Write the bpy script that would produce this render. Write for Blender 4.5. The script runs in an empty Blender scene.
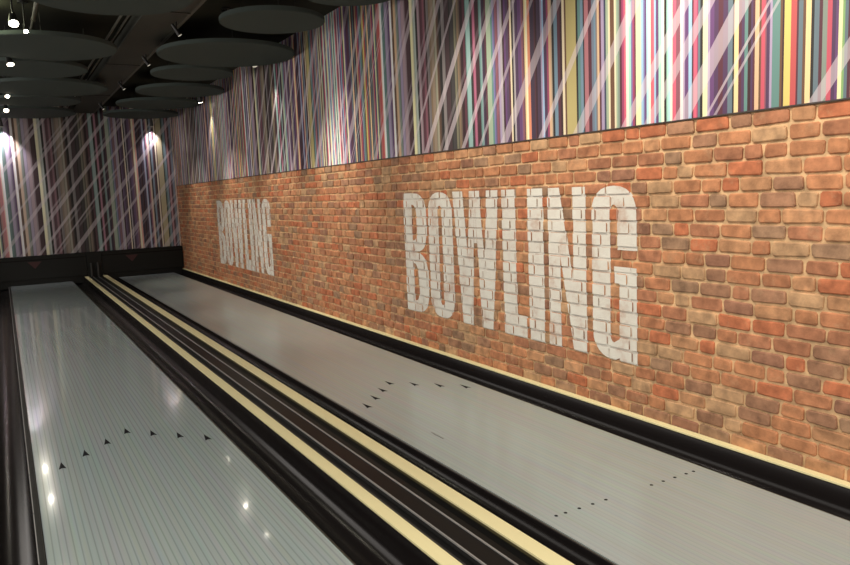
import bpy, bmesh, math, random
from mathutils import Vector, Matrix
random.seed(7)
C = bpy.context.scene.collection
PI = math.pi

# ---------------------------------------------------------------- constants
H = 1.4776; F = 735.77; YAW = .5166; PITCH = .12338; ROLL = -.04139
XW = 3.263          # face of the right wall
YB = 16.17          # face of the back wall
ZT = 1.80           # top of the brickwork
ZC = 3.42           # ceiling
Y0 = .35            # start of the lanes
YE = 16.0           # end of the lanes
LW = 1.066
LX = [.026, 1.957]  # left edge of each lane
ZB = .545           # underside of the back wallpaper

# ---------------------------------------------------------------- materials
def mat(name, col, rough=.5, metal=0, spec=.5, emis=None, estr=0, coat=0, bump=None, var=None):
    m = bpy.data.materials.new(name); m.use_nodes = True
    nt = m.node_tree; b = nt.nodes['Principled BSDF']
    b.inputs['Base Color'].default_value = (*col, 1)
    b.inputs['Roughness'].default_value = rough
    b.inputs['Metallic'].default_value = metal
    b.inputs['Specular IOR Level'].default_value = spec
    b.inputs['Coat Weight'].default_value = coat
    b.inputs['Coat Roughness'].default_value = .08
    if emis:
        b.inputs['Emission Color'].default_value = (*emis, 1); b.inputs['Emission Strength'].default_value = estr
    tc = nt.nodes.new('ShaderNodeTexCoord')
    if var:
        n = nt.nodes.new('ShaderNodeTexNoise'); n.inputs['Scale'].default_value = var[0]; n.inputs['Detail'].default_value = 4
        nt.links.new(tc.outputs['Object'], n.inputs['Vector'])
        mx = nt.nodes.new('ShaderNodeMix'); mx.data_type = 'RGBA'
        mx.inputs['A'].default_value = (*[c*(1-var[1]) for c in col], 1); mx.inputs['B'].default_value = (*[min(1, c*(1+var[1])) for c in col], 1)
        nt.links.new(n.outputs['Fac'], mx.inputs['Factor']); nt.links.new(mx.outputs['Result'], b.inputs['Base Color'])
    if bump:
        n = nt.nodes.new('ShaderNodeTexNoise'); n.inputs['Scale'].default_value = bump[0]; n.inputs['Detail'].default_value = 5
        nt.links.new(tc.outputs['Object'], n.inputs['Vector'])
        bp = nt.nodes.new('ShaderNodeBump'); bp.inputs['Strength'].default_value = bump[1]; bp.inputs['Distance'].default_value = .004
        nt.links.new(n.outputs['Fac'], bp.inputs['Height']); nt.links.new(bp.outputs['Normal'], b.inputs['Normal'])
    return m

def lin(r, g, b): return tuple((c/255/12.92 if c/255 <= .04045 else ((c/255+.055)/1.055)**2.4) for c in (r, g, b))

M = {}
M['gutter'] = mat('gutter_plastic', (.009, .0075, .0075), .22, spec=.17)
M['lip'] = mat('dark_bronze_lip', (.045, .040, .028), .4)
M['cream'] = mat('cream_capping', lin(238, 229, 178), .4, var=(3, .05))
M['creamside'] = mat('cream_side_shade', (.10, .085, .04), .5)  # cream rail's side face, its shade put into the colour as olive
M['track'] = mat('track_black', (.006, .006, .006), .34, spec=.12)
M['steel'] = mat('brushed_rail', (.36, .36, .35), .4, metal=.25)
M['panel'] = mat('black_mask', (.008, .0085, .007), .45, spec=.25)
M['red'] = mat('dull_red', (.055, .012, .012), .5)
M['fin'] = mat('grey_fin', (.045, .045, .042), .4)
M['mark'] = mat('mark_black', (.008, .008, .010), .7, spec=.08)
M['dash'] = mat('mark_grey', (.16, .17, .16), .5)
M['disc'] = mat('charcoal_felt', (.074, .092, .086), .9, spec=.15, bump=(60, .2))
M['discrim'] = mat('pale_rim', (.30, .30, .27), .6)
M['ceil'] = mat('ceiling_black', (.036, .036, .028), .9, spec=.1, var=(.8, .35))
M['duct'] = mat('duct_dark', (.045, .046, .037), .6, spec=.3, var=(2, .2))
M['ductedge'] = mat('duct_edge', (.075, .075, .06), .5)
M['pipe'] = mat('pipe_grey', (.11, .105, .085), .45)
M['rod'] = mat('rod_dark', (.05, .05, .045), .5, metal=.6)
M['lamp'] = mat('lamp_body', (.02, .02, .02), .4)
M['lens'] = mat('lamp_lens', (1, .95, .8), .3, emis=(1, .93, .74), estr=26)
M['softlens'] = mat('soft_lens', (.3, .3, .25), .3, emis=(1, .90, .68), estr=14)
M['dimlens'] = mat('dim_lens', (.3, .3, .25), .3, emis=(1, .93, .74), estr=.4)
M['trim'] = mat('trim_dark', (.05, .035, .03), .6)
M['plum'] = mat('plum_paint', (.10, .07, .08), .8, var=(.5, .2))
M['wood'] = mat('approach_boards', (.30, .24, .16), .3, var=(2, .15))
M['base'] = mat('black_underfloor', (.01, .01, .01), .8)

# lanes: grey synthetic boards with dark joints
def lane_mat(name, dk):
    m = bpy.data.materials.new(name); m.use_nodes = True
    nt = m.node_tree; b = nt.nodes['Principled BSDF']; N = nt.nodes.new; L = nt.links.new
    tc = N('ShaderNodeTexCoord'); sp = N('ShaderNodeSeparateXYZ'); L(tc.outputs['Object'], sp.inputs[0])
    a = N('ShaderNodeMath'); a.operation = 'MULTIPLY'; a.inputs[1].default_value = 39/LW; L(sp.outputs['X'], a.inputs[0])
    fr = N('ShaderNodeMath'); fr.operation = 'FRACT'; L(a.outputs[0], fr.inputs[0])
    r = N('ShaderNodeValToRGB'); L(fr.outputs[0], r.inputs[0])
    e = r.color_ramp.elements
    e[0].position = 0; e[0].color = dk
    e[1].position = .10; e[1].color = dk
    x = e.new(.2); x.color = (.40, .47, .46, 1)
    x = e.new(.92); x.color = (.405, .475, .465, 1)
    x = e.new(1.0); x.color = dk
    mp = N('ShaderNodeMapping'); mp.inputs['Scale'].default_value = (37, .6, 1); L(tc.outputs['Object'], mp.inputs[0])
    n = N('ShaderNodeTexNoise'); n.inputs['Scale'].default_value = 1; n.inputs['Detail'].default_value = 3; L(mp.outputs[0], n.inputs['Vector'])
    mx = N('ShaderNodeMix'); mx.data_type = 'RGBA'; mx.blend_type = 'MULTIPLY'; mx.inputs['Factor'].default_value = .25
    L(r.outputs['Color'], mx.inputs['A']); L(n.outputs['Color'], mx.inputs['B']); 
    L(mx.outputs['Result'], b.inputs['Base Color'])
    b.inputs['Roughness'].default_value = .13 if 'lined' in name else .24
    b.inputs['Specular IOR Level'].default_value = .6
    b.inputs['Coat Weight'].default_value = .4; b.inputs['Coat Roughness'].default_value = .04 if 'lined' in name else .22
    n2 = N('ShaderNodeTexNoise'); n2.inputs['Scale'].default_value = 5; L(mp.outputs[0], n2.inputs['Vector'])
    bp = N('ShaderNodeBump'); bp.inputs['Strength'].default_value = .05; bp.inputs['Distance'].default_value = .001
    L(n2.outputs['Fac'], bp.inputs['Height']); L(bp.outputs['Normal'], b.inputs['Normal'])
    return m
M['lane'] = [lane_mat('lane_grey_lined', (.29, .345, .355, 1)), lane_mat('lane_grey_plain', (.37, .435, .43, 1))]

def brick_mat():
    m = bpy.data.materials.new('brick_faces'); m.use_nodes = True
    nt = m.node_tree; b = nt.nodes['Principled BSDF']; N = nt.nodes.new; L = nt.links.new
    at = N('ShaderNodeAttribute'); at.attribute_name = 'Col'
    tc = N('ShaderNodeTexCoord')
    n = N('ShaderNodeTexNoise'); n.inputs['Scale'].default_value = 16; n.inputs['Detail'].default_value = 6; L(tc.outputs['Object'], n.inputs['Vector'])
    r = N('ShaderNodeValToRGB'); L(n.outputs['Fac'], r.inputs[0])
    r.color_ramp.elements[0].position = .3; r.color_ramp.elements[0].color = (.62, .60, .60, 1)
    r.color_ramp.elements[1].position = .72; r.color_ramp.elements[1].color = (1.25, 1.22, 1.2, 1)
    mx = N('ShaderNodeMix'); mx.data_type = 'RGBA'; mx.blend_type = 'MULTIPLY'; mx.inputs['Factor'].default_value = 1
    L(at.outputs['Color'], mx.inputs['A']); L(r.outputs['Color'], mx.inputs['B'])
    # pale mortar smears
    n3 = N('ShaderNodeTexNoise'); n3.inputs['Scale'].default_value = 7; n3.inputs['Detail'].default_value = 8; n3.inputs['Roughness'].default_value = .7; L(tc.outputs['Object'], n3.inputs['Vector'])
    r3 = N('ShaderNodeValToRGB'); L(n3.outputs['Fac'], r3.inputs[0]); r3.color_ramp.elements[0].position = .56; r3.color_ramp.elements[1].position = .72
    r3.color_ramp.elements[1].color = (.6, .6, .6, 1)
    m2 = N('ShaderNodeMix'); m2.data_type = 'RGBA'; L(r3.outputs['Color'], m2.inputs['Factor']); L(mx.outputs['Result'], m2.inputs['A']); m2.inputs['B'].default_value = (.53, .33, .19, 1)
    L(m2.outputs['Result'], b.inputs['Base Color'])
    b.inputs['Roughness'].default_value = .75; b.inputs['Specular IOR Level'].default_value = .25
    n2 = N('ShaderNodeTexNoise'); n2.inputs['Scale'].default_value = 55; n2.inputs['Detail'].default_value = 6; L(tc.outputs['Object'], n2.inputs['Vector'])
    bp = N('ShaderNodeBump'); bp.inputs['Strength'].default_value = .45; bp.inputs['Distance'].default_value = .006
    L(n2.outputs['Fac'], bp.inputs['Height']); L(bp.outputs['Normal'], b.inputs['Normal'])
    return m
M['brick'] = brick_mat()

def paint_mat():
    m = bpy.data.materials.new('worn_white_paint'); m.use_nodes = True
    nt = m.node_tree; b = nt.nodes['Principled BSDF']; N = nt.nodes.new; L = nt.links.new
    tc = N('ShaderNodeTexCoord')
    n = N('ShaderNodeTexNoise'); n.inputs['Scale'].default_value = 5; n.inputs['Detail'].default_value = 7; n.inputs['Roughness'].default_value = .65; L(tc.outputs['Object'], n.inputs['Vector'])
    r = N('ShaderNodeValToRGB'); L(n.outputs['Fac'], r.inputs[0])
    e = r.color_ramp.elements
    e[0].position = .38; e[0].color = (.76, .74, .67, 1)
    e[1].position = .75; e[1].color = (.52, .34, .25, 1)
    x = e.new(.55); x.color = (.71, .67, .60, 1)
    L(r.outputs['Color'], b.inputs['Base Color']); b.inputs['Roughness'].default_value = .7
    n2 = N('ShaderNodeTexNoise'); n2.inputs['Scale'].default_value = 55; L(tc.outputs['Object'], n2.inputs['Vector'])
    bp = N('ShaderNodeBump'); bp.inputs['Strength'].default_value = .3; bp.inputs['Distance'].default_value = .004
    L(n2.outputs['Fac'], bp.inputs['Height']); L(bp.outputs['Normal'], b.inputs['Normal'])
    return m
M['paint'] = paint_mat()

PERIOD = 4.572
def wallpaper_mat(name, axis):
    # stripes come from the mesh colours, the pale slanting bands from here
    m = bpy.data.materials.new(name); m.use_nodes = True
    nt = m.node_tree; b = nt.nodes['Principled BSDF']; N = nt.nodes.new; L = nt.links.new
    def mth(op, a, c=None):
        n = N('ShaderNodeMath'); n.operation = op
        for i, v in enumerate((a, c)):
            if v is None: continue
            if isinstance(v, (int, float)): n.inputs[i].default_value = v
            else: L(v, n.inputs[i])
        return n.outputs[0]
    at = N('ShaderNodeAttribute'); at.attribute_name = 'Col'
    tc = N('ShaderNodeTexCoord'); sp = N('ShaderNodeSeparateXYZ'); L(tc.outputs['Object'], sp.inputs[0])
    u = mth('SUBTRACT', 3.729, sp.outputs['Y']) if axis == 'Y' else mth('DIVIDE', mth('SUBTRACT', sp.outputs['X'], 2.984), 1.083)
    v = mth('SUBTRACT', mth('MULTIPLY', u, 1.38), sp.outputs['Z'])
    P = PERIOD*1.38
    t = mth('FRACT', mth('DIVIDE', mth('ADD', v, 5.6), P))
    bands = [(-5.25, .05), (-4.85, .03), (-4.45, .045), (-4.0, .05), (-3.63, .04), (-3.3, .025), (-2.87, .055), (-2.27, .04), (-1.75, .065), (-1.175, .06), (-.92, .05), (-.6, .075), (-.385, .012), (-.30, .022), (.45, .05)]
    r = N('ShaderNodeValToRGB'); L(t, r.inputs[0]); cr = r.color_ramp; cr.interpolation = 'CONSTANT'
    cr.elements[0].position = 0; cr.elements[0].color = (0, 0, 0, 1)
    first = True
    for k, (c, w) in enumerate(bands):
        s = .8+.2*((k*37) % 5)/4
        a0, a1 = (c-w+5.6)/P, (c+w+5.6)/P
        e = cr.elements[1] if first else cr.elements.new(a0); first = False
        e.position = a0; e.color = (s, s, s, 1)
        e = cr.elements.new(a1); e.color = (0, 0, 0, 1)
    # second, wider-spaced family of the same bands
    t2 = mth('FRACT', mth('DIVIDE', mth('ADD', v, 1.0), .93))
    r2 = N('ShaderNodeValToRGB'); L(t2, r2.inputs[0]); c2 = r2.color_ramp; c2.interpolation = 'CONSTANT'
    c2.elements[0].position = 0; c2.elements[0].color = (.0, .0, .0, 1)
    c2.elements[1].position = .3; c2.elements[1].color = (.45, .45, .45, 1)
    e = c2.elements.new(.35); e.color = (0, 0, 0, 1)
    e = c2.elements.new(.62); e.color = (.6, .6, .6, 1)
    e = c2.elements.new(.68); e.color = (0, 0, 0, 1)
    n = N('ShaderNodeTexNoise'); n.inputs['Scale'].default_value = 1.1; n.inputs['Detail'].default_value = 1; L(tc.outputs['Object'], n.inputs['Vector'])
    k = N('ShaderNodeMapRange'); L(n.outputs['Fac'], k.inputs['Value']); k.inputs['From Min'].default_value = .42; k.inputs['From Max'].default_value = .56; k.inputs['To Min'].default_value = 0
    far = N('ShaderNodeMapRange'); L(u, far.inputs['Value']); far.inputs['From Min'].default_value = -.5; far.inputs['From Max'].default_value = -2.5
    if axis == 'X': far.inputs['From Min'].default_value = 9; far.inputs['From Max'].default_value = 8
    mask = mth('MAXIMUM', r.outputs['Color'], mth('MULTIPLY', mth('MULTIPLY', r2.outputs['Color'], k.outputs[0]), far.outputs[0]))
    fac = mth('MULTIPLY', mask, .42)
    mx = N('ShaderNodeMix'); mx.data_type = 'RGBA'; L(fac, mx.inputs['Factor']); L(at.outputs['Color'], mx.inputs['A']); mx.inputs['B'].default_value = (.78, .66, .72, 1)
    hs = N('ShaderNodeHueSaturation'); hs.inputs['Saturation'].default_value = .62 if axis == 'X' else .9; L(mx.outputs['Result'], hs.inputs['Color'])  # back wall greyed in its colour to stand for haze and dim light
    L(hs.outputs['Color'], b.inputs['Base Color'])
    b.inputs['Roughness'].default_value = .55; b.inputs['Specular IOR Level'].default_value = .3
    return m
M['paper_side'] = wallpaper_mat('striped_wallpaper_side', 'Y')
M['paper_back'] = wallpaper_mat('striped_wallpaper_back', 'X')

# ---------------------------------------------------------------- helpers
def link(name, me, parent=None, m=None):
    o = bpy.data.objects.new(name, me); C.objects.link(o)
    if m:
        for x in (m if isinstance(m, (list, tuple)) else [m]): me.materials.append(x)
    if parent: o.parent = parent
    return o
def from_bm(name, bm, m, parent=None, smooth=False, loc=None):
    bmesh.ops.recalc_face_normals(bm, faces=bm.faces)
    me = bpy.data.meshes.new(name); bm.to_mesh(me); bm.free()
    if smooth:
        for p in me.polygons: p.use_smooth = True
    o = link(name, me, parent, m)
    if loc: o.location = loc
    return o
def box(bm, x0, x1, y0, y1, z0, z1, bev=0):
    r = bmesh.ops.create_cube(bm, size=1)
    for v in r['verts']:
        v.co = Vector(((x0+x1)/2+v.co.x*(x1-x0), (y0+y1)/2+v.co.y*(y1-y0), (z0+z1)/2+v.co.z*(z1-z0)))
    if bev:
        es = list({e for v in r['verts'] for e in v.link_edges})
        bmesh.ops.bevel(bm, geom=es, offset=bev, segments=2, affect='EDGES', profile=.6)
def boxobj(name, b, m, parent=None, bev=0):
    bm = bmesh.new(); box(bm, *b, bev=bev); return from_bm(name, bm, m, parent)
def cyl(bm, p, q, r, r2=None, seg=20, caps=True):
    p, q = Vector(p), Vector(q); d = q-p
    x = bmesh.ops.create_cone(bm, cap_ends=caps, segments=seg, radius1=r, radius2=r if r2 is None else r2, depth=d.length)
    rot = d.to_track_quat('Z', 'Y').to_matrix().to_4x4()
    bmesh.ops.transform(bm, matrix=Matrix.Translation((p+q)/2) @ rot, verts=x['verts'])
def extrude_profile(bm, pts, y0, y1, closed=True, segs=1):
    rings = []
    for k in range(segs+1):
        y = y0+(y1-y0)*k/segs
        rings.append([bm.verts.new((x, y, z)) for x, z in pts])
    n = len(pts)
    for a, b in zip(rings, rings[1:]):
        for i in range(n if closed else n-1):
            j = (i+1) % n
            bm.faces.new((a[i], a[j], b[j], b[i]))
    if closed:
        bm.faces.new(rings[0]); bm.faces.new(rings[-1][::-1])
def empty(name, loc=(0, 0, 0)):
    o = bpy.data.objects.new(name, None); C.objects.link(o); o.location = loc; o.empty_display_size = .1; return o
def tag(o, label, cat, group=None):
    o['label'] = label; o['category'] = cat
    if group: o['group'] = group
    return o
def struct(o): o['kind'] = 'structure'; return o

# ---------------------------------------------------------------- shell
struct(boxobj('floor', (-3.5, 3.6, -4, 17, -.2, -.10), M['base']))
struct(boxobj('ceiling', (-3.5, 3.6, -4, 17, ZC, ZC+.1), M['ceil']))
struct(boxobj('wall_left', (-3.6, -3.5, -4, 17, -.2, ZC), M['plum']))
struct(boxobj('wall_front', (-3.5, 3.6, -4.1, -4, -.2, ZC), M['plum']))

# brick wall -------------------------------------------------------------
PAL = [((182, 126, 92), 6), ((190, 134, 97), 6), ((176, 122, 92), 5), ((162, 122, 96), 4), ((194, 146, 108), 4), ((160, 128, 102), 3), ((190, 118, 84), 4), ((154, 112, 90), 2), ((188, 152, 116), 3)]
POOL = [lin(*c) for c, w in PAL for _ in range(w)]
BACK = XW+.0095     # mortar face
CH = .0795          # course height
BRICKS = []         # y0,y1,z0,z1,front_x for the painted letters
def brick_wall():
    bm = bmesh.new(); col = bm.loops.layers.float_color.new('Col')
    def face(vs, c, mi):
        f = bm.faces.new(vs); f.material_index = mi
        for l in f.loops: l[col] = (*c, 1)
        return f
    mort = lin(216, 182, 140)
    q = [bm.verts.new(v) for v in ((BACK, -4, -.1), (BACK, YB+.6, -.1), (BACK, YB+.6, ZT), (BACK, -4, ZT))]
    face(q, mort, 0)
    q2 = [bm.verts.new((BACK+.1, v.co.y, v.co.z)) for v in q]
    face([q[3], q[2], q2[2], q2[3]], mort, 0)
    rnd = random.Random(11)
    nrow = int((ZT-.04)/CH)+1
    for r in range(nrow):
        z1 = ZT-.004-r*CH; z0 = z1-(CH-.0145)
        y = -1.5-rnd.random()*.2
        while y < YB+.3:
            ln = rnd.choice([.2, .205, .19, .2, .185, .165, .13, .215]) if rnd.random() < .9 else .11
            a, b = y, y+ln-.0155
            y += ln
            c = rnd.choice(POOL); k = rnd.uniform(.88, 1.1); c = tuple(min(1, x*k) for x in c)
            xf = XW-rnd.uniform(-.002, .0035)
            j = lambda s=.0035: rnd.uniform(-s, s)
            e = rnd.uniform(.0035, .0065)
            outer = [(a+j(), z0+j()), (b+j(), z0+j()), (b+j(), z1+j()), (a+j(), z1+j())]
            # rounded corners: eight-point outline
            def ring(inset, x, rad):
                pts = []
                sg = [(1, 1), (-1, 1), (-1, -1), (1, -1)]
                for (yy, zz), (sy, sz) in zip(outer, sg):
                    yy += sy*inset; zz += sz*inset
                    p1 = (x, yy+sy*rad, zz); p2 = (x, yy, zz+sz*rad)
                    pts += ([p2, p1] if (sy*sz > 0) else [p1, p2])
                return [bm.verts.new(p) for p in pts]
            R0 = ring(-.001, BACK+.002, .007); R1 = ring(.0, xf+.0035, .010); R2 = ring(e, xf, .011)
            for A, B in ((R0, R1), (R1, R2)):
                for i in range(8):
                    face([A[i], A[(i+1) % 8], B[(i+1) % 8], B[i]], c, 0)
            face(R2, c, 0)
            BRICKS.append((a+.001, b-.001, z0+.0015, z1-.001, xf))
    bm.normal_update()
    for f in bm.faces:
        if f.normal.x > .01 and abs(f.normal.z) < .9: f.normal_flip()
    me = bpy.data.meshes.new('wall_right'); bm.to_mesh(me); bm.free()
    o = link('wall_right', me, None, M['brick']); struct(o)
brick_wall()

# painted word --------------------------------------------------------------
def clip(poly, a, b, c, d):
    def cut(P, f, lim, ge, ax):
        out = []
        for i in range(len(P)):
            p, q = P[i], P[(i+1) % len(P)]
            ip = (p[ax] >= lim) if ge else (p[ax] <= lim); iq = (q[ax] >= lim) if ge else (q[ax] <= lim)
            if ip: out.append(p)
            if ip != iq:
                t = (lim-p[ax])/(q[ax]-p[ax]); out.append((p[0]+(q[0]-p[0])*t, p[1]+(q[1]-p[1])*t))
        return out
    for lim, ge, ax in ((a, True, 0), (b, False, 0), (c, True, 1), (d, False, 1)):
        poly = cut(poly, None, lim, ge, ax)
        if len(poly) < 3: return []
    return poly
def se(cx, cy, rx, ry, a, n=2.6):   # superellipse point
    ca, sa = math.cos(a), math.sin(a)
    return (cx+rx*math.copysign(abs(ca)**(2/n), ca), cy+ry*math.copysign(abs(sa)**(2/n), sa))
def stadium(w, h, inset_x, inset_y, n):
    rx = w/2-inset_x; hh = h/2-inset_y; ry = min(hh, rx*.9 if inset_x == 0 else rx*1.6)
    pts = []
    for k in range(n):
        a = PI*k/(n-1); x, y = se(w/2, h/2+hh-ry, rx, ry, a, 2.3); pts.append((x, y))
    for k in range(n):
        a = PI+PI*k/(n-1); x, y = se(w/2, h/2-hh+ry, rx, ry, a, 2.3); pts.append((x, y))
    return pts
def letter_polys(ch, w, h):
    R = lambda x0, x1, t0, t1: [(x0, t0*h), (x1, t0*h), (x1, t1*h), (x0, t1*h)]
    Q = lambda *p: [(x*w, t*h) for x, t in p]
    if ch == 'I': return [R(0, w, 0, 1)]
    if ch == 'L': return [R(0, .165, 0, 1), R(.165, w, 0, .15)]
    if ch == 'N': return [Q((0, 0), (.33, 0), (.33, 1), (0, 1)), Q((.67, 0), (1, 0), (1, 1), (.67, 1)), Q((.33, .58), (.67, 0), (.67, .42), (.33, 1))]
    if ch == 'W': return [Q((0, 1), (.235, 1), (.40, 0), (.165, 0)), Q((.40, 0), (.22, 0), (.385, .9), (.49, .9)), Q((.385, 1), (.62, 1), (.62, .9), (.385, .9)),
                          Q((.615, .9), (.51, .9), (.60, 0), (.78, 0)), Q((.765, 1), (1, 1), (.835, 0), (.60, 0)), Q((.49, .9), (.51, .9), (.53, .62), (.47, .62))]
    n = 13
    if ch in 'OG':
        o = stadium(w, h, 0, 0, n); i = stadium(w, h, .168 if ch == 'O' else .160, .115, n)
        L_ = []
        for k in range(2*n):
            q = (k+1) % (2*n)
            if ch == 'G' and k >= n+6 : continue      # right lower quarter, replaced by the straight spur
            if k == 2*n-1: continue
            L_.append([o[k], o[q], i[q], i[k]])
        if ch == 'O':
            L_.append([o[2*n-1], o[0], i[0], i[2*n-1]])
        else:
            # upper right terminal, then the bar and the spur that runs to the foot
            L_.append([(w, .64*h), o[0], i[0], (w-.160, .64*h)])
            L_.append(R(w-.145, w, 0, .545)); L_.append(R(w/2+.0, w-.145, .45, .545))
            L_.append([o[n+6], (w-.145, .02*h), (w-.145, .13*h), i[n+6]])
        return L_
    if ch == 'B':
        P = [R(0, .155, 0, 1)]
        for cy, ry, iy, rx in ((.755, .245, .15, w-.155), (.255, .255, .16, w-.150)):
            for k in range(12):
                a0, a1 = -PI/2+PI*k/12, -PI/2+PI*(k+1)/12
                P.append([se(.155, cy*h, rx, ry*h, a0, 3), se(.155, cy*h, rx, ry*h, a1, 3), se(.155, cy*h, .085, iy*h, a1, 3), se(.155, cy*h, .085, iy*h, a0, 3)])
        return P
WORD = [('B', 6.089, 5.669), ('O', 5.637, 5.24), ('W', 5.223, 4.575), ('L', 4.53, 4.25), ('I', 4.219, 4.046), ('N', 3.995, 3.613), ('G', 3.555, 3.172)]
def word(yoff, label):
    root = empty('painted_word', (XW-.004, 4.63+yoff, .37)); tag(root, label, 'lettering', 'white words painted on the brick wall')
    z0, h = .372, 1.092
    for ch, ya, yb in WORD:
        bm = bmesh.new()
        for k, pl in enumerate(letter_polys(ch, ya-yb, h)):
            P = [(ya+yoff-x, z0+z) for x, z in pl]
            ys = [p[0] for p in P]; zs = [p[1] for p in P]
            dx = k*.00004
            def add(poly, x):
                q = []
                for p in poly:
                    if not q or (abs(p[0]-q[-1][0])+abs(p[1]-q[-1][1])) > 1e-5: q.append(p)
                if len(q) > 2 and abs(q[0][0]-q[-1][0])+abs(q[0][1]-q[-1][1]) < 1e-5: q.pop()
                if len(q) < 3: return
                ar = sum(q[i][0]*q[(i+1) % len(q)][1]-q[(i+1) % len(q)][0]*q[i][1] for i in range(len(q)))
                if abs(ar) < 2e-6: return
                if ar > 0: q = q[::-1]
                bm.faces.new([bm.verts.new((x-dx, a-(4.63+yoff), b-.37)) for a, b in q])
            add(P, BACK-.0050-(XW-.004))
            for (a, b, c, d, xf) in BRICKS:
                if b < min(ys) or a > max(ys) or d < min(zs) or c > max(zs): continue
                cl = clip(P, a-.001, b+.001, c-.001, d+.001)
                if cl: add(cl, xf-.0012-(XW-.004))
        for f in bm.faces:
            f.normal_update()
            if f.normal.x > 0: f.normal_flip()
        me = bpy.data.meshes.new('letter'); bm.to_mesh(me); bm.free()
        o = link('letter', me, root, M['paint'])
        o['label'] = 'white painted capital letter ' + ch
word(0, 'large worn white capitals reading BOWLING painted on the near brick wall')
word(6.87, 'smaller-looking white BOWLING painted on the far bricks near the back wall')

# striped wallpaper ----------------------------------------------------------
CL = dict(maroon=(92, 48, 62), dmar=(66, 42, 48), dark=(52, 48, 48), cream=(232, 214, 178), brown=(110, 76, 56), khaki=(188, 172, 108), teal=(96, 138, 134), blue=(112, 142, 164),
          lblue=(150, 190, 222), rose=(176, 108, 118), gblue=(112, 122, 142), tan=(214, 176, 136), lilac=(166, 148, 182), dblue=(64, 70, 96), pgreen=(158, 178, 150), ggreen=(132, 146, 136),
          magenta=(158, 56, 100), mred=(214, 76, 110), bright=(250, 236, 214), mint=(160, 214, 196), purple=(104, 66, 118), pyellow=(238, 232, 176), pblue=(120, 112, 170), lcyan=(176, 222, 228),
          pink=(214, 84, 104), mauve=(140, 80, 96), wpink=(244, 220, 218), yel=(216, 196, 100), orange=(226, 132, 90), yor=(240, 206, 146), red=(190, 66, 68), slate=(100, 120, 132),
          dpurple=(84, 58, 92), crimson=(196, 62, 88), green=(130, 172, 104), grey=(132, 124, 124), lgrey=(176, 168, 172), pinkgrey=(176, 146, 156), salmon=(206, 122, 96), olive=(124, 120, 96), pmag=(186, 92, 160), tanbr=(134, 110, 84))
def bp(px, py):   # pixel of the survey photo to distance along the right wall
    cy, sy, cp, sp_ = math.cos(YAW), math.sin(YAW), math.cos(PITCH), math.sin(PITCH)
    f = Vector((sy*cp, cy*cp, -sp_)); r0 = Vector((cy, -sy, 0)); u0 = r0.cross(f)
    c, s = math.cos(ROLL), math.sin(ROLL); r = r0*c+u0*s; u = -r0*s+u0*c
    d = f*F+r*(px-425)-u*(py-282.5)
    return d.y*XW/d.x
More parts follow.
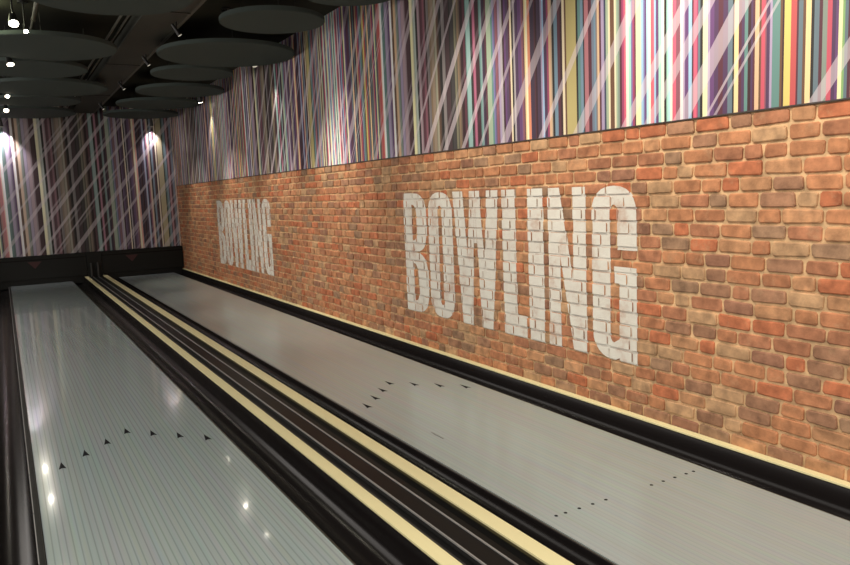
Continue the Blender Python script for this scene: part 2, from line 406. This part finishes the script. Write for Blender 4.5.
T = [  # surveyed stripes, far to near: (px0, py, scale, [(start, colour)...], end)
 (310, 123, 8.43, [(505, 'ggreen'), (530, 'magenta'), (560, 'lgrey'), (582, 'salmon'), (598, 'red'), (620, 'cream'), (638, 'teal'), (662, 'lilac'), (688, 'purple')], 703),
 (390, 113, 8.43, [(18, 'wpink'), (42, 'brown'), (58, 'tan'), (80, 'ggreen'), (100, 'lilac'), (122, 'pinkgrey'), (155, 'maroon'), (193, 'pyellow'), (220, 'ggreen'), (238, 'dark'), (255, 'pinkgrey'), (275, 'maroon'), (300, 'mauve'), (318, 'dmar'), (330, 'grey'), (350, 'tanbr'), (388, 'olive'), (410, 'brown'), (430, 'dark'), (452, 'grey'), (480, 'dmar'), (515, 'dark'), (555, 'olive'), (580, 'tanbr'), (605, 'dmar'), (630, 'maroon'), (652, 'teal'), (690, 'dark'), (710, 'magenta'), (730, 'maroon'), (752, 'dmar'), (765, 'teal'), (787, 'dpurple'), (810, 'maroon'), (825, 'pgreen')], 843),
 (470, 103, 8.43, [(0, 'ggreen'), (16, 'maroon'), (45, 'dmar'), (60, 'magenta'), (74, 'dmar'), (84, 'teal'), (110, 'dpurple'), (135, 'maroon'), (150, 'pgreen'), (185, 'teal'), (200, 'pblue'), (220, 'mauve'), (245, 'lilac'), (262, 'lgrey'), (280, 'dmar'), (295, 'purple'), (330, 'maroon'), (344, 'cream'), (358, 'dark'), (372, 'lgrey'), (386, 'dpurple'), (410, 'purple'), (440, 'mauve'), (464, 'yor'), (490, 'orange'), (511, 'dpurple'), (545, 'maroon'), (570, 'dpurple'), (600, 'lilac'), (613, 'lblue'), (625, 'purple'), (650, 'magenta'), (666, 'tan'), (694, 'dark'), (712, 'blue'), (740, 'maroon'), (762, 'dmar'), (780, 'cream'), (800, 'brown'), (814, 'khaki')], 820),
 (560, 83, 8.43, [(52, 'khaki'), (135, 'dark'), (150, 'teal'), (172, 'blue'), (195, 'dark'), (205, 'rose'), (238, 'maroon'), (265, 'gblue'), (285, 'blue'), (300, 'grey'), (312, 'tan'), (330, 'maroon'), (345, 'lilac'), (370, 'dblue'), (385, 'pgreen'), (405, 'cream'), (421, 'brown'), (455, 'cream'), (470, 'pgreen'), (485, 'ggreen'), (500, 'maroon'), (518, 'magenta'), (536, 'mred'), (553, 'bright'), (576, 'mint'), (595, 'pblue'), (608, 'magenta'), (625, 'maroon'), (636, 'pyellow'), (680, 'lblue'), (700, 'pblue'), (712, 'purple'), (725, 'lcyan'), (745, 'bright'), (761, 'pink'), (789, 'lblue'), (805, 'purple'), (827, 'mint')], 843),
 (650, 73, 8.43, [(-14, 'mint'), (0, 'pink'), (25, 'lblue'), (45, 'purple'), (70, 'mint'), (92, 'bright'), (115, 'dark'), (135, 'mint'), (150, 'lcyan'), (166, 'bright'), (185, 'mred'), (215, 'mauve'), (250, 'wpink'), (276, 'lilac'), (290, 'purple'), (320, 'lblue'), (348, 'maroon'), (362, 'mred'), (390, 'magenta'), (400, 'slate'), (418, 'dark'), (440, 'pyellow'), (480, 'lilac'), (500, 'purple'), (535, 'dpurple'), (570, 'maroon'), (610, 'dpurple'), (650, 'slate'), (690, 'dark'), (704, 'yor'), (740, 'maroon'), (765, 'dpurple'), (790, 'teal'), (818, 'dmar')], 843),
 (750, 63, 8.43, [(0, 'dpurple'), (18, 'maroon'), (35, 'tan'), (70, 'brown'), (88, 'crimson'), (120, 'mauve'), (132, 'dpurple'), (160, 'lilac'), (180, 'teal'), (246, 'brown'), (265, 'dmar'), (280, 'yel'), (335, 'red'), (384, 'maroon'), (400, 'slate'), (436, 'brown'), (460, 'yor'), (505, 'dark'), (530, 'slate'), (572, 'maroon'), (600, 'ggreen'), (640, 'crimson'), (680, 'dpurple'), (712, 'purple'), (735, 'pyellow'), (768, 'green'), (788, 'slate'), (815, 'maroon')], 843)]
ST = []   # (Y_start(far), Y_end(near), rgb)
SPL = random.Random(5)
def push(a, b, c):
    n = 1
    if a > 3.95 and a-b > .03: n = 2 if a-b < .07 else 3 if a-b < .11 else 5
    cuts = sorted([a, b]+[b+(a-b)*SPL.uniform(.12, .88) for _ in range(n-1)], reverse=True)
    for i in range(n):
        k = 1 if i == 0 else SPL.choice([.55, .7, 1.4, 1.8, .8]); cc = lin(*CL[c])
        g = sum(cc)/3; m_ = 0 if i == 0 else .3
        ST.append([cuts[i], cuts[i+1], tuple(min(.9, (x*(1-m_)+g*m_)*k) for x in cc)])
last = None
for px0, py, s, items, end in T:
    for i, (a, c) in enumerate(items):
        b = items[i+1][0] if i+1 < len(items) else end
        ya, yb = bp(px0+a/s, py), bp(px0+b/s, py)
        if last is not None: ya = last
        if yb >= ya-.001: continue
        push(ya, yb, c); last = yb
fill = ST[-1][1]; YS = fill+PERIOD       # one repeat is exactly PERIOD long
ST = [s for s in ST if s[1] < YS]; ST[0][0] = YS
def stripes(u0, u1):
    """stripes in the pattern's own coordinate (surveyed wall distance), ascending"""
    out = []
    k0 = math.floor((u0-YS)/PERIOD)-1; k1 = math.ceil((u1-fill)/PERIOD)+1
    for k in range(k0, k1+1):
        for a, b, c in reversed(ST):
            lo, hi = max(b+k*PERIOD, u0), min(a+k*PERIOD, u1)
            if hi-lo > 1e-5: out.append((lo, hi, c))
    return out
def wallpaper(name, quads, m, back):
    me = bpy.data.meshes.new(name); vs = []; fs = []; cs = []
    for q, c in quads:
        i = len(vs); vs += q; fs.append((i, i+1, i+2, i+3)); cs += [(*c, 1)]*4
    for q in back:
        i = len(vs); vs += q; fs.append((i, i+1, i+2, i+3)); cs += [(.02, .02, .02, 1)]*4
    me.from_pydata(vs, [], fs)
    ca = me.color_attributes.new('Col', 'FLOAT_COLOR', 'CORNER')
    for i, c in enumerate(cs): ca.data[i].color = c
    return struct(link(name, me, None, m))
XP = XW+.004
q = [([(XP, b, ZT), (XP, a, ZT), (XP, a, ZC), (XP, b, ZC)], c) for a, b, c in stripes(-4, YB)]
wallpaper('wall_right_upper', q, M['paper_side'], [[(XP+.15, -4, ZT), (XP+.15, YB, ZT), (XP+.15, YB, ZC), (XP+.15, -4, ZC)]])
U = lambda x: 3.729-(x-2.984)/1.083
X = lambda u: 2.984+(3.729-u)*1.083
q = []
for a, b, c in stripes(U(XW+.004), U(-3.5)):
    xa, xb = X(b), X(a)
    q.append(([(xa, YB, ZB), (xb, YB, ZB), (xb, YB, ZC), (xa, YB, ZC)], c))
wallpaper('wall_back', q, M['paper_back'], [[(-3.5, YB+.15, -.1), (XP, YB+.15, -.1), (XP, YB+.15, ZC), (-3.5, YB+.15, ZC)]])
struct(boxobj('trim_1', (XW-.006, XW+.02, -4, YB-.001, ZT, ZT+.007), M['trim']))

# ---------------------------------------------------------------- lanes
struct(boxobj('floor_approach', (-3.5, XW-.001, -4, Y0-.01, -.10, 0), M['wood']))
def lane(x, label, arrow_side):
    root = empty('bowling_lane', (x+LW/2, Y0, 0)); tag(root, label, 'bowling lane', 'grey bowling lanes')
    bm = bmesh.new(); box(bm, 0, LW, 0, YE-Y0, -.045, 0)
    o = from_bm('lane_surface', bm, M['lane'][arrow_side], root); o.location = (-LW/2, 0, 0)
    for k in range(7):                               # aiming arrows
        ax = (5+5*k)*LW/39-LW/2; ay = 4.53+(3-abs(k-3))*.153-Y0
        bm = bmesh.new()
        pts = [(0, .13), (-.020, .0), (-.005, .014), (.005, .014), (.020, .0)]
        lo = [bm.verts.new((p[0], p[1], .0002)) for p in pts]; hi = [bm.verts.new((p[0], p[1], .0009)) for p in pts]
        bm.faces.new(hi); bm.faces.new(lo[::-1])
        for i in range(5): bm.faces.new((lo[i], lo[(i+1) % 5], hi[(i+1) % 5], hi[i]))
        a = from_bm('lane_arrow', bm, M['mark'], root); a.location = (ax, ay, 0)
    for k in (3, 5, 8, 11, 14, 25, 28, 31, 34, 36):  # approach dots
        bm = bmesh.new(); cyl(bm, (0, 0, .0002), (0, 0, .0009), .0085, seg=16)
        a = from_bm('lane_dot', bm, M['mark'], root); a.location = (k*LW/39-LW/2, 2.48-Y0, 0)
    if arrow_side == 1:
        bm = bmesh.new(); box(bm, -.004, .004, -.07, .07, .0002, .0009)
        a = from_bm('lane_dash', bm, M['dash'], root); a.location = (2.17-LX[1]-LW/2, 3.745-Y0, 0)
    return root
lane(LX[0], 'left grey bowling lane with dark board lines and small black arrows', 0)
lane(LX[1], 'right grey glossy bowling lane running alongside the brick wall', 1)

def gutter(x0, x1, lane_on_right, label, slots=False, ledge=0):
    """dark trough between a lane edge and the cream capping; x0<x1"""
    w = x1-x0; cx = (x0+x1)/2
    root = empty('lane_gutter', (cx, Y0, 0)); tag(root, label, 'gutter', 'black gutters beside the lanes')
    n = 14; r = w/2-.012; dep = .075
    top = []
    s = 1 if lane_on_right else -1          # +1: lane lies at x1
    # cross-section from the capping side to the lane side, local x with lane towards +s
    pts = [(-s*(w/2-.001), .058), (-s*(w/2-.003), .055), (-s*(w/2-.010), .0)]
    for k in range(n+1):
        a = PI-PI*k/n
        pts.append((s*(r*math.cos(a)), -dep*math.sin(a)-.006))
    pts += [(s*(w/2-.010), -.003), (s*(w/2-.003), -.004)]
    bot = [(x, z-.006) for x, z in pts]
    bm = bmesh.new(); extrude_profile(bm, pts+bot[::-1], 0, YE-Y0)
    o = from_bm('trough', bm, M['gutter'], root, smooth=False)
    m = o.modifiers.new('s', 'EDGE_SPLIT'); m.split_angle = .6
    for p in o.data.polygons: p.use_smooth = True
    bm = bmesh.new(); a = sorted((s*(w/2-.009), s*(w/2-.002))); box(bm, a[0], a[1], 0, YE-Y0, -.03, -.0025)
    from_bm('lip', bm, M['lip'], root)
    if ledge:
        bm = bmesh.new(); box(bm, w/2-ledge, w/2-.004, 0, YE-Y0, -.012, -.001); from_bm('edge_strip', bm, M['panel'], root)
        for k in range(26):
            bm = bmesh.new(); box(bm, w/2-ledge-.004, w/2-ledge, k*.6+.01, k*.6+.585, -.010, -.0015); from_bm('metal_edging', bm, M['steel'], root)
    # retracted bumper rail lying low in the trough
    bm = bmesh.new()
    extrude_profile(bm, [(-s*.095, -.040), (-s*.055, -.030), (-s*.045, -.034), (-s*.045, -.075), (-s*.085, -.062)], .2, YE-Y0-.3)
    if not slots: bm.free()
    else:
        from_bm('bumper_rail', bm, M['track'], root)
        for y0, y1 in ((3.06, 3.20), (2.77, 2.86), (2.46, 2.61), (3.81, 3.96), (4.45, 4.6), (5.2, 5.35)):
            xx = 1.928-cx
            bm = bmesh.new(); box(bm, xx-.008, xx+.008, y0-Y0, y1-Y0, -.070, -.054)
            from_bm('slot_clip', bm, M['fin'], root)
    return root
xL1 = LX[0]+LW; xR0 = LX[1]; xR1 = LX[1]+LW
gutter(LX[0]-.250, LX[0]-.002, True, 'shiny dark gutter at the far left edge beside the left lane', ledge=.026)
gutter(xL1+.002, xL1+.225, False, 'black gutter between the left lane and the first cream rail')
gutter(xR0-.225, xR0-.002, True, 'black gutter with small slotted clips left of the right lane', slots=True)
gutter(xR1+.002, XW-.054, False, 'curved black gutter between the right lane and the brick wall')

def capping(x0, x1, label, z=.072, side=None):
    root = empty('capping_rail', ((x0+x1)/2, Y0, z)); tag(root, label, 'capping rail', 'cream rails along the lanes')
    w = (x1-x0)/2
    bm = bmesh.new(); box(bm, -w, w, 0, YE-Y0-.005, -.012, 0, bev=.003)
    from_bm('rail_top', bm, M['cream'], root)
    bm = bmesh.new(); box(bm, -w+.006, w-.004, 0, YE-Y0-.005, -.165, -.0125)
    from_bm('rail_side', bm, side or M['track'], root)
    return root
capping(xL1+.226, xL1+.226+.068, 'left of the two cream rails between the lanes')
capping(xR0-.226-.078, xR0-.226, 'right of the two cream rails between the lanes, side toned olive for shade', side=M['creamside'])
capping(XW-.053, XW-.0035, 'thin cream rail along the foot of the brick wall')
capping(LX[0]-.320, LX[0]-.252, 'cream rail outside the leftmost gutter')

# return track between the cream rails
tx0, tx1 = xL1+.226+.070, xR0-.226-.080
root = empty('ball_track', ((tx0+tx1)/2, Y0, 0)); tag(root, 'black channel with two thin metal rails between the cream rails', 'track')
w = (tx1-tx0)/2
bm = bmesh.new()
prof = [(-w, .048), (-w+.02, .050), (-w+.045, .034), (-.058, .034), (-.048, .052), (.048, .052), (.060, .040), (w-.03, .042), (w-.006, .050), (w, .050), (w, -.02), (-w, -.02)]
extrude_profile(bm, prof, 0, YE-Y0-.01); from_bm('channel', bm, M['track'], root)
for xx in (-.050, .050):
    bm = bmesh.new(); box(bm, xx-.0032, xx+.0032, 0, YE-Y0-.02, .050, .0575); from_bm('metal_rail', bm, M['steel'], root)
bm = bmesh.new(); box(bm, -w+.028, -w+.034, 0, YE-Y0-.02, .034, .044); from_bm('seam_strip', bm, M['fin'], root)
struct(boxobj('floor_side', (-3.5, LX[0]-.325, Y0, YE, -.10, .06), M['base']))

# ---------------------------------------------------------------- pinsetter fronts at the far end
def pit(x0, x1, tri, label):
    cx = (x0+x1)/2
    root = empty('pin_deck_mask', (cx, YE, 0)); tag(root, label, 'masking board', 'black boards at the lane ends')
    w = (x1-x0)/2
    bm = bmesh.new(); box(bm, -w, w, .03, .07, .10, ZB-.002, bev=.004); from_bm('board', bm, M['panel'], root)
    bm = bmesh.new(); box(bm, -w+.02, w-.02, .075, .10, -.05, .12); from_bm('pit_curtain', bm, M['panel'], root)
    bm = bmesh.new(); box(bm, -w, w, .015, .032, .46, .475); from_bm('ledge', bm, M['gutter'], root)
    bm = bmesh.new(); f = .028
    a = [(-.12, .435), (.12, .435), (0, .30)]
    lo = [bm.verts.new((tri-cx+x, .0295, z)) for x, z in a]; hi = [bm.verts.new((tri-cx+x, .024, z)) for x, z in a]
    bm.faces.new(lo); bm.faces.new(hi)
    for i in range(3): bm.faces.new((lo[i], lo[(i+1) % 3], hi[(i+1) % 3], hi[i]))
    from_bm('triangle_emblem', bm, M['red'], root)
pit(-.30, 1.385, .47, 'black board with dim red triangle at end of left lane')
pit(1.665, XW-.010, 2.235, 'black board with dim red triangle at end of right lane')
root = empty('divider_post', (1.525, YE, 0)); tag(root, 'dark divider with two grey fins between the black end boards', 'divider')
bm = bmesh.new(); box(bm, -.135, .135, .01, .10, -.05, ZB-.002, bev=.004); from_bm('post', bm, M['panel'], root)
for dx in (-.075, .045):
    bm = bmesh.new()
    extrude_profile(bm, [(dx-.012, .06), (dx+.012, .06), (dx+.012, .33), (dx-.012, .33)], -.10, .012); from_bm('fin', bm, M['fin'], root)

# ---------------------------------------------------------------- ceiling things
RODZ = ZC
def disc(x, y, r, label, z=3.15):
    root = empty('ceiling_disc', (x, y, z)); tag(root, label, 'ceiling panel', 'round grey panels hung under the ceiling')
    bm = bmesh.new(); t = .045
    x_ = bmesh.ops.create_cone(bm, cap_ends=True, segments=72, radius1=r, radius2=r, depth=t)
    bmesh.ops.translate(bm, verts=x_['verts'], vec=(0, 0, t/2))
    bmesh.ops.bevel(bm, geom=[e for e in bm.edges if len(e.link_faces) == 2 and e.calc_face_angle(0) > .8], offset=.006, segments=2, affect='EDGES')
    from_bm('panel', bm, M['disc'], root)
    for k in range(3):
        a = 2*PI*k/3+.4; bm = bmesh.new(); c = (r*.62*math.cos(a), r*.62*math.sin(a))
        cyl(bm, (*c, t-.002), (*c, RODZ-z), .004, seg=8); from_bm('suspension_rod', bm, M['rod'], root)
disc(2.73, 5.86, .42, 'grey disc nearest the camera, cut by the top edge beside the wallpaper')
disc(2.45, 7.08, .50, 'small grey ceiling disc with a lit rim close to the wallpaper')
disc(2.48, 8.84, .78, 'wide grey disc just behind the small disc with the lit rim')
disc(2.40, 10.28, .53, 'third grey disc down the right-hand row, behind the wide one')
disc(2.58, 11.92, .65, 'fourth grey disc down the right-hand row, before the bright lamp')
disc(2.54, 13.55, .68, 'fifth right-hand grey disc with a bright lamp at its right edge')
disc(2.52, 15.2, .68, 'last grey disc of the right-hand row above the back wall spotlight')
disc(.93, 6.62, .66, 'large grey disc at top left cut by the top edge')
disc(.58, 9.0, .71, 'large left-hand disc below the two hanging spotlights')
disc(.50, 10.42, .63, 'grey disc behind the bright lamp sliver in the left-hand row')
disc(.75, 12.02, .80, 'widest-looking far disc in the left-hand row, fourth from the front')
disc(.68, 13.5, .64, 'narrow-looking left-hand disc second from the back wall')
disc(.55, 15.2, .83, 'rearmost left-hand disc just in front of the striped back wall')

root = empty('air_duct', (1.57, 0, 3.34)); tag(root, 'long dark rectangular air duct between the two rows of discs', 'air duct')
bm = bmesh.new(); box(bm, -.20, .20, -3.5, YB-.02, -.06, .06, bev=.008); from_bm('duct_body', bm, M['duct'], root)
bm = bmesh.new(); box(bm, .20, .235, -3.5, YB-.02, -.062, -.052); from_bm('duct_flange', bm, M['ductedge'], root)
for y in (1.5, 4.5, 7.5, 10.5, 13.5):
    bm = bmesh.new(); box(bm, -.21, .21, y, y+.03, -.068, -.058); from_bm('hanger_strap', bm, M['rod'], root)
def pipe(x, z, r, y0, y1, label):
    bm = bmesh.new(); cyl(bm, (0, y0, 0), (0, y1, 0), r, seg=16)
    for k in range(5): 
        y = y0+(y1-y0)*(k+.5)/5; cyl(bm, (0, y-.02, 0), (0, y+.02, 0), r*1.35, seg=16)
    o = from_bm('conduit_pipe', bm, M['pipe'], None, smooth=False); o.location = (x, 0, z)
    root = tag(o, label, 'pipe', 'thin pipes under the ceiling')
    for k in range(5):
        y = y0+(y1-y0)*(k+.5)/5; bm = bmesh.new(); cyl(bm, (0, y, r*.9), (0, y, ZC-z), .004, seg=8)
        from_bm('pipe_hanger', bm, M['rod'], o)
pipe(1.21, 3.31, .012, -3.5, YB-.02, 'thin grey pipe running down the ceiling, left of its twin')
pipe(1.275, 3.31, .010, -3.5, YB-.02, 'thinner grey pipe running beside the duct, right of its twin')
pipe(.46, 3.31, .018, 5.5, 9.6, 'short pipe near the two hanging spotlights at top left')

def spot(x, y, z, target, power, label, size=55, blend=.8, col=(1, .87, .68), lens_r=.032, rad=.03, lens='lens'):
    root = empty('ceiling_spotlight', (x, y, ZC)); tag(root, label, 'spotlight', 'small black ceiling spotlights')
    p = Vector((0, 0, z-ZC)); d = (Vector(target)-Vector((x, y, z))).normalized()
    bm = bmesh.new(); cyl(bm, (0, 0, 0), (0, 0, -.015), .045, seg=24); from_bm('ceiling_plate', bm, M['lamp'], root)
    bm = bmesh.new(); cyl(bm, (0, 0, -.015), p-Vector((0, 0, -.02)), .008, seg=12); from_bm('stem', bm, M['lamp'], root)
    bm = bmesh.new(); cyl(bm, p-d*.075, p+d*.05, lens_r*.72, lens_r*1.12, seg=28); from_bm('lamp_head', bm, M['lamp'], root)
    bm = bmesh.new(); cyl(bm, p+d*.0505, p+d*.054, lens_r, seg=28); from_bm('lamp_lens', bm, M[lens], root)
    L = bpy.data.lights.new('spot_beam', 'SPOT'); L.energy = power; L.spot_size = math.radians(size); L.spot_blend = blend; L.color = col; L.shadow_soft_size = rad
    lo = bpy.data.objects.new('spot_beam', L); C.objects.link(lo); lo.parent = root; lo.location = p+d*.07
    lo.rotation_euler = d.to_track_quat('-Z', 'Y').to_euler()
    return root
W_ = (1, .90, .76)
# washing the right wall
dl = dict(lens='dimlens')
spot(1.95, 2.75, 3.28, (XW, 2.75, 1.75), 150, 'spotlight above the near wall aimed at the brickwork', 95, .9, W_, **dl)
spot(1.95, 4.75, 3.28, (XW, 4.8, 1.2), 120, 'spotlight over the near lane aimed at the letters', 85, .9, W_, **dl)
spot(2.20, 7.75, 3.33, (XW, 7.0, 1.0), 70, 'spotlight tucked between the small and the wide disc', 70, .9, W_, **dl)
for y, e, lb in ((7.9, 110, 'level with the wide disc'), (9.7, 110, 'level with the third disc'), (11.8, 100, 'level with the fourth disc'), (14.3, 80, 'near the back wall')):
    spot(1.72, y, 3.19, (XW, y-.2, .75), e, 'small black spotlight beside the duct aimed at the bricks, '+lb, 62, .8, W_, .02, .03, 'dimlens')
spot(3.06, 9.68, 3.24, (XW+.1, 9.0, 1.0), 38, 'spotlight beside the wide disc near the wallpaper', 60, .95, W_, **dl)
spot(3.08, 12.80, 3.16, (XW+.2, 13.2, .7), 30, 'bright lamp at the right edge of the fifth right-hand disc', 70, .9, W_)
# beams on the back wall
spot(.16, 16.03, 3.05, (.20, YB+.05, 2.2), 75, 'spotlight throwing a white beam on the back wall, left', 85, .9, (1, .9, .93), **dl)
spot(2.84, 16.03, 3.08, (2.84, YB+.05, 2.4), 32, 'spotlight throwing a white beam on the back wall, right', 75, .9, (1, .9, .95), **dl)
# lamps in the two rows, pointing down at the lanes
spot(.27, 7.95, 3.20, (.30, 5.5, 0), 5, 'left of the two spotlights hanging at top left', 85, .9, W_, .04)
spot(.37, 8.15, 3.17, (.60, 4.5, 0), 5, 'right smaller one of the two spotlights hanging at top left', 85, .9, W_, .018)
spot(.25, 9.76, 3.14, (.7, 8.4, 0), 5, 'lamp glowing as a sliver between left-hand discs', 90, .9, W_, .036, .03, 'softlens')
spot(.25, 12.72, 3.16, (.3, 10.2, 0), 5, 'lamp between the widest left-hand disc and the next one back', 90, .9, W_, .03, .03, 'softlens')
spot(.24, 14.22, 3.12, (.3, 11.2, 0), 5, 'far left lamp glowing between the two rearmost discs', 90, .9, W_, .036, .03, 'softlens')
spot(2.80, 9.75, 3.30, (2.6, 7.8, 0), 5, 'downlight shining onto the right lane from behind the wide disc', 90, .9, W_, .02, .03, 'softlens')
spot(2.85, 10.95, 3.30, (2.6, 9.0, 0), 5, 'downlight behind the third right-hand disc above the right lane', 90, .9, W_, .02, .03, 'softlens')

# ---------------------------------------------------------------- general light
def area(loc, sx, sy, e, col, rot=(0, 0, 0)):  # unseen fill panels added to brighten the bricks and lanes
    L = bpy.data.lights.new('fill', 'AREA'); L.shape = 'RECTANGLE'; L.size = sx; L.size_y = sy; L.energy = e; L.color = col
    o = bpy.data.objects.new('fill_light', L); C.objects.link(o); o.location = loc; o.rotation_euler = rot
area((.3, -1.2, 3.3), 4.5, 3.5, 330, (1, .93, .82))
area((-2.7, 8, 2.3), 1.2, 12, 90, (1, .94, .88), (0, -1.35, 0))
area((-1.6, 7, 3.35), 2.2, 14, 180, (1, .94, .86), (0, -.4, 0))
wd = bpy.data.worlds.new('world'); bpy.context.scene.world = wd; wd.use_nodes = True
wd.node_tree.nodes['Background'].inputs[0].default_value = (.5, .48, .45, 1); wd.node_tree.nodes['Background'].inputs[1].default_value = .05
# bare point light added for the ceiling glow, no fixture of its own
p = bpy.data.lights.new('up_glow', 'POINT'); p.energy = 3.5; p.color = (.95, 1, .6); p.shadow_soft_size = .04
o = bpy.data.objects.new('up_glow', p); C.objects.link(o); o.location = (.02, 8.25, 3.33)

# ---------------------------------------------------------------- camera
cy, sy, cp, sp_ = math.cos(YAW), math.sin(YAW), math.cos(PITCH), math.sin(PITCH)
f = Vector((sy*cp, cy*cp, -sp_)); r0 = Vector((cy, -sy, 0)); u0 = r0.cross(f)
c, s = math.cos(ROLL), math.sin(ROLL); r = r0*c+u0*s; u = -r0*s+u0*c
cam = bpy.data.cameras.new('camera'); co = bpy.data.objects.new('camera', cam); C.objects.link(co)
mw = Matrix((( r.x, u.x, -f.x, 0), (r.y, u.y, -f.y, 0), (r.z, u.z, -f.z, H), (0, 0, 0, 1)))
co.matrix_world = mw
cam.sensor_width = 36; cam.lens = F/850*36; cam.clip_start = .02
bpy.context.scene.camera = co
bpy.context.scene.view_settings.view_transform = 'Standard'
bpy.context.scene.view_settings.look = 'None'
bpy.context.scene.view_settings.exposure = .28
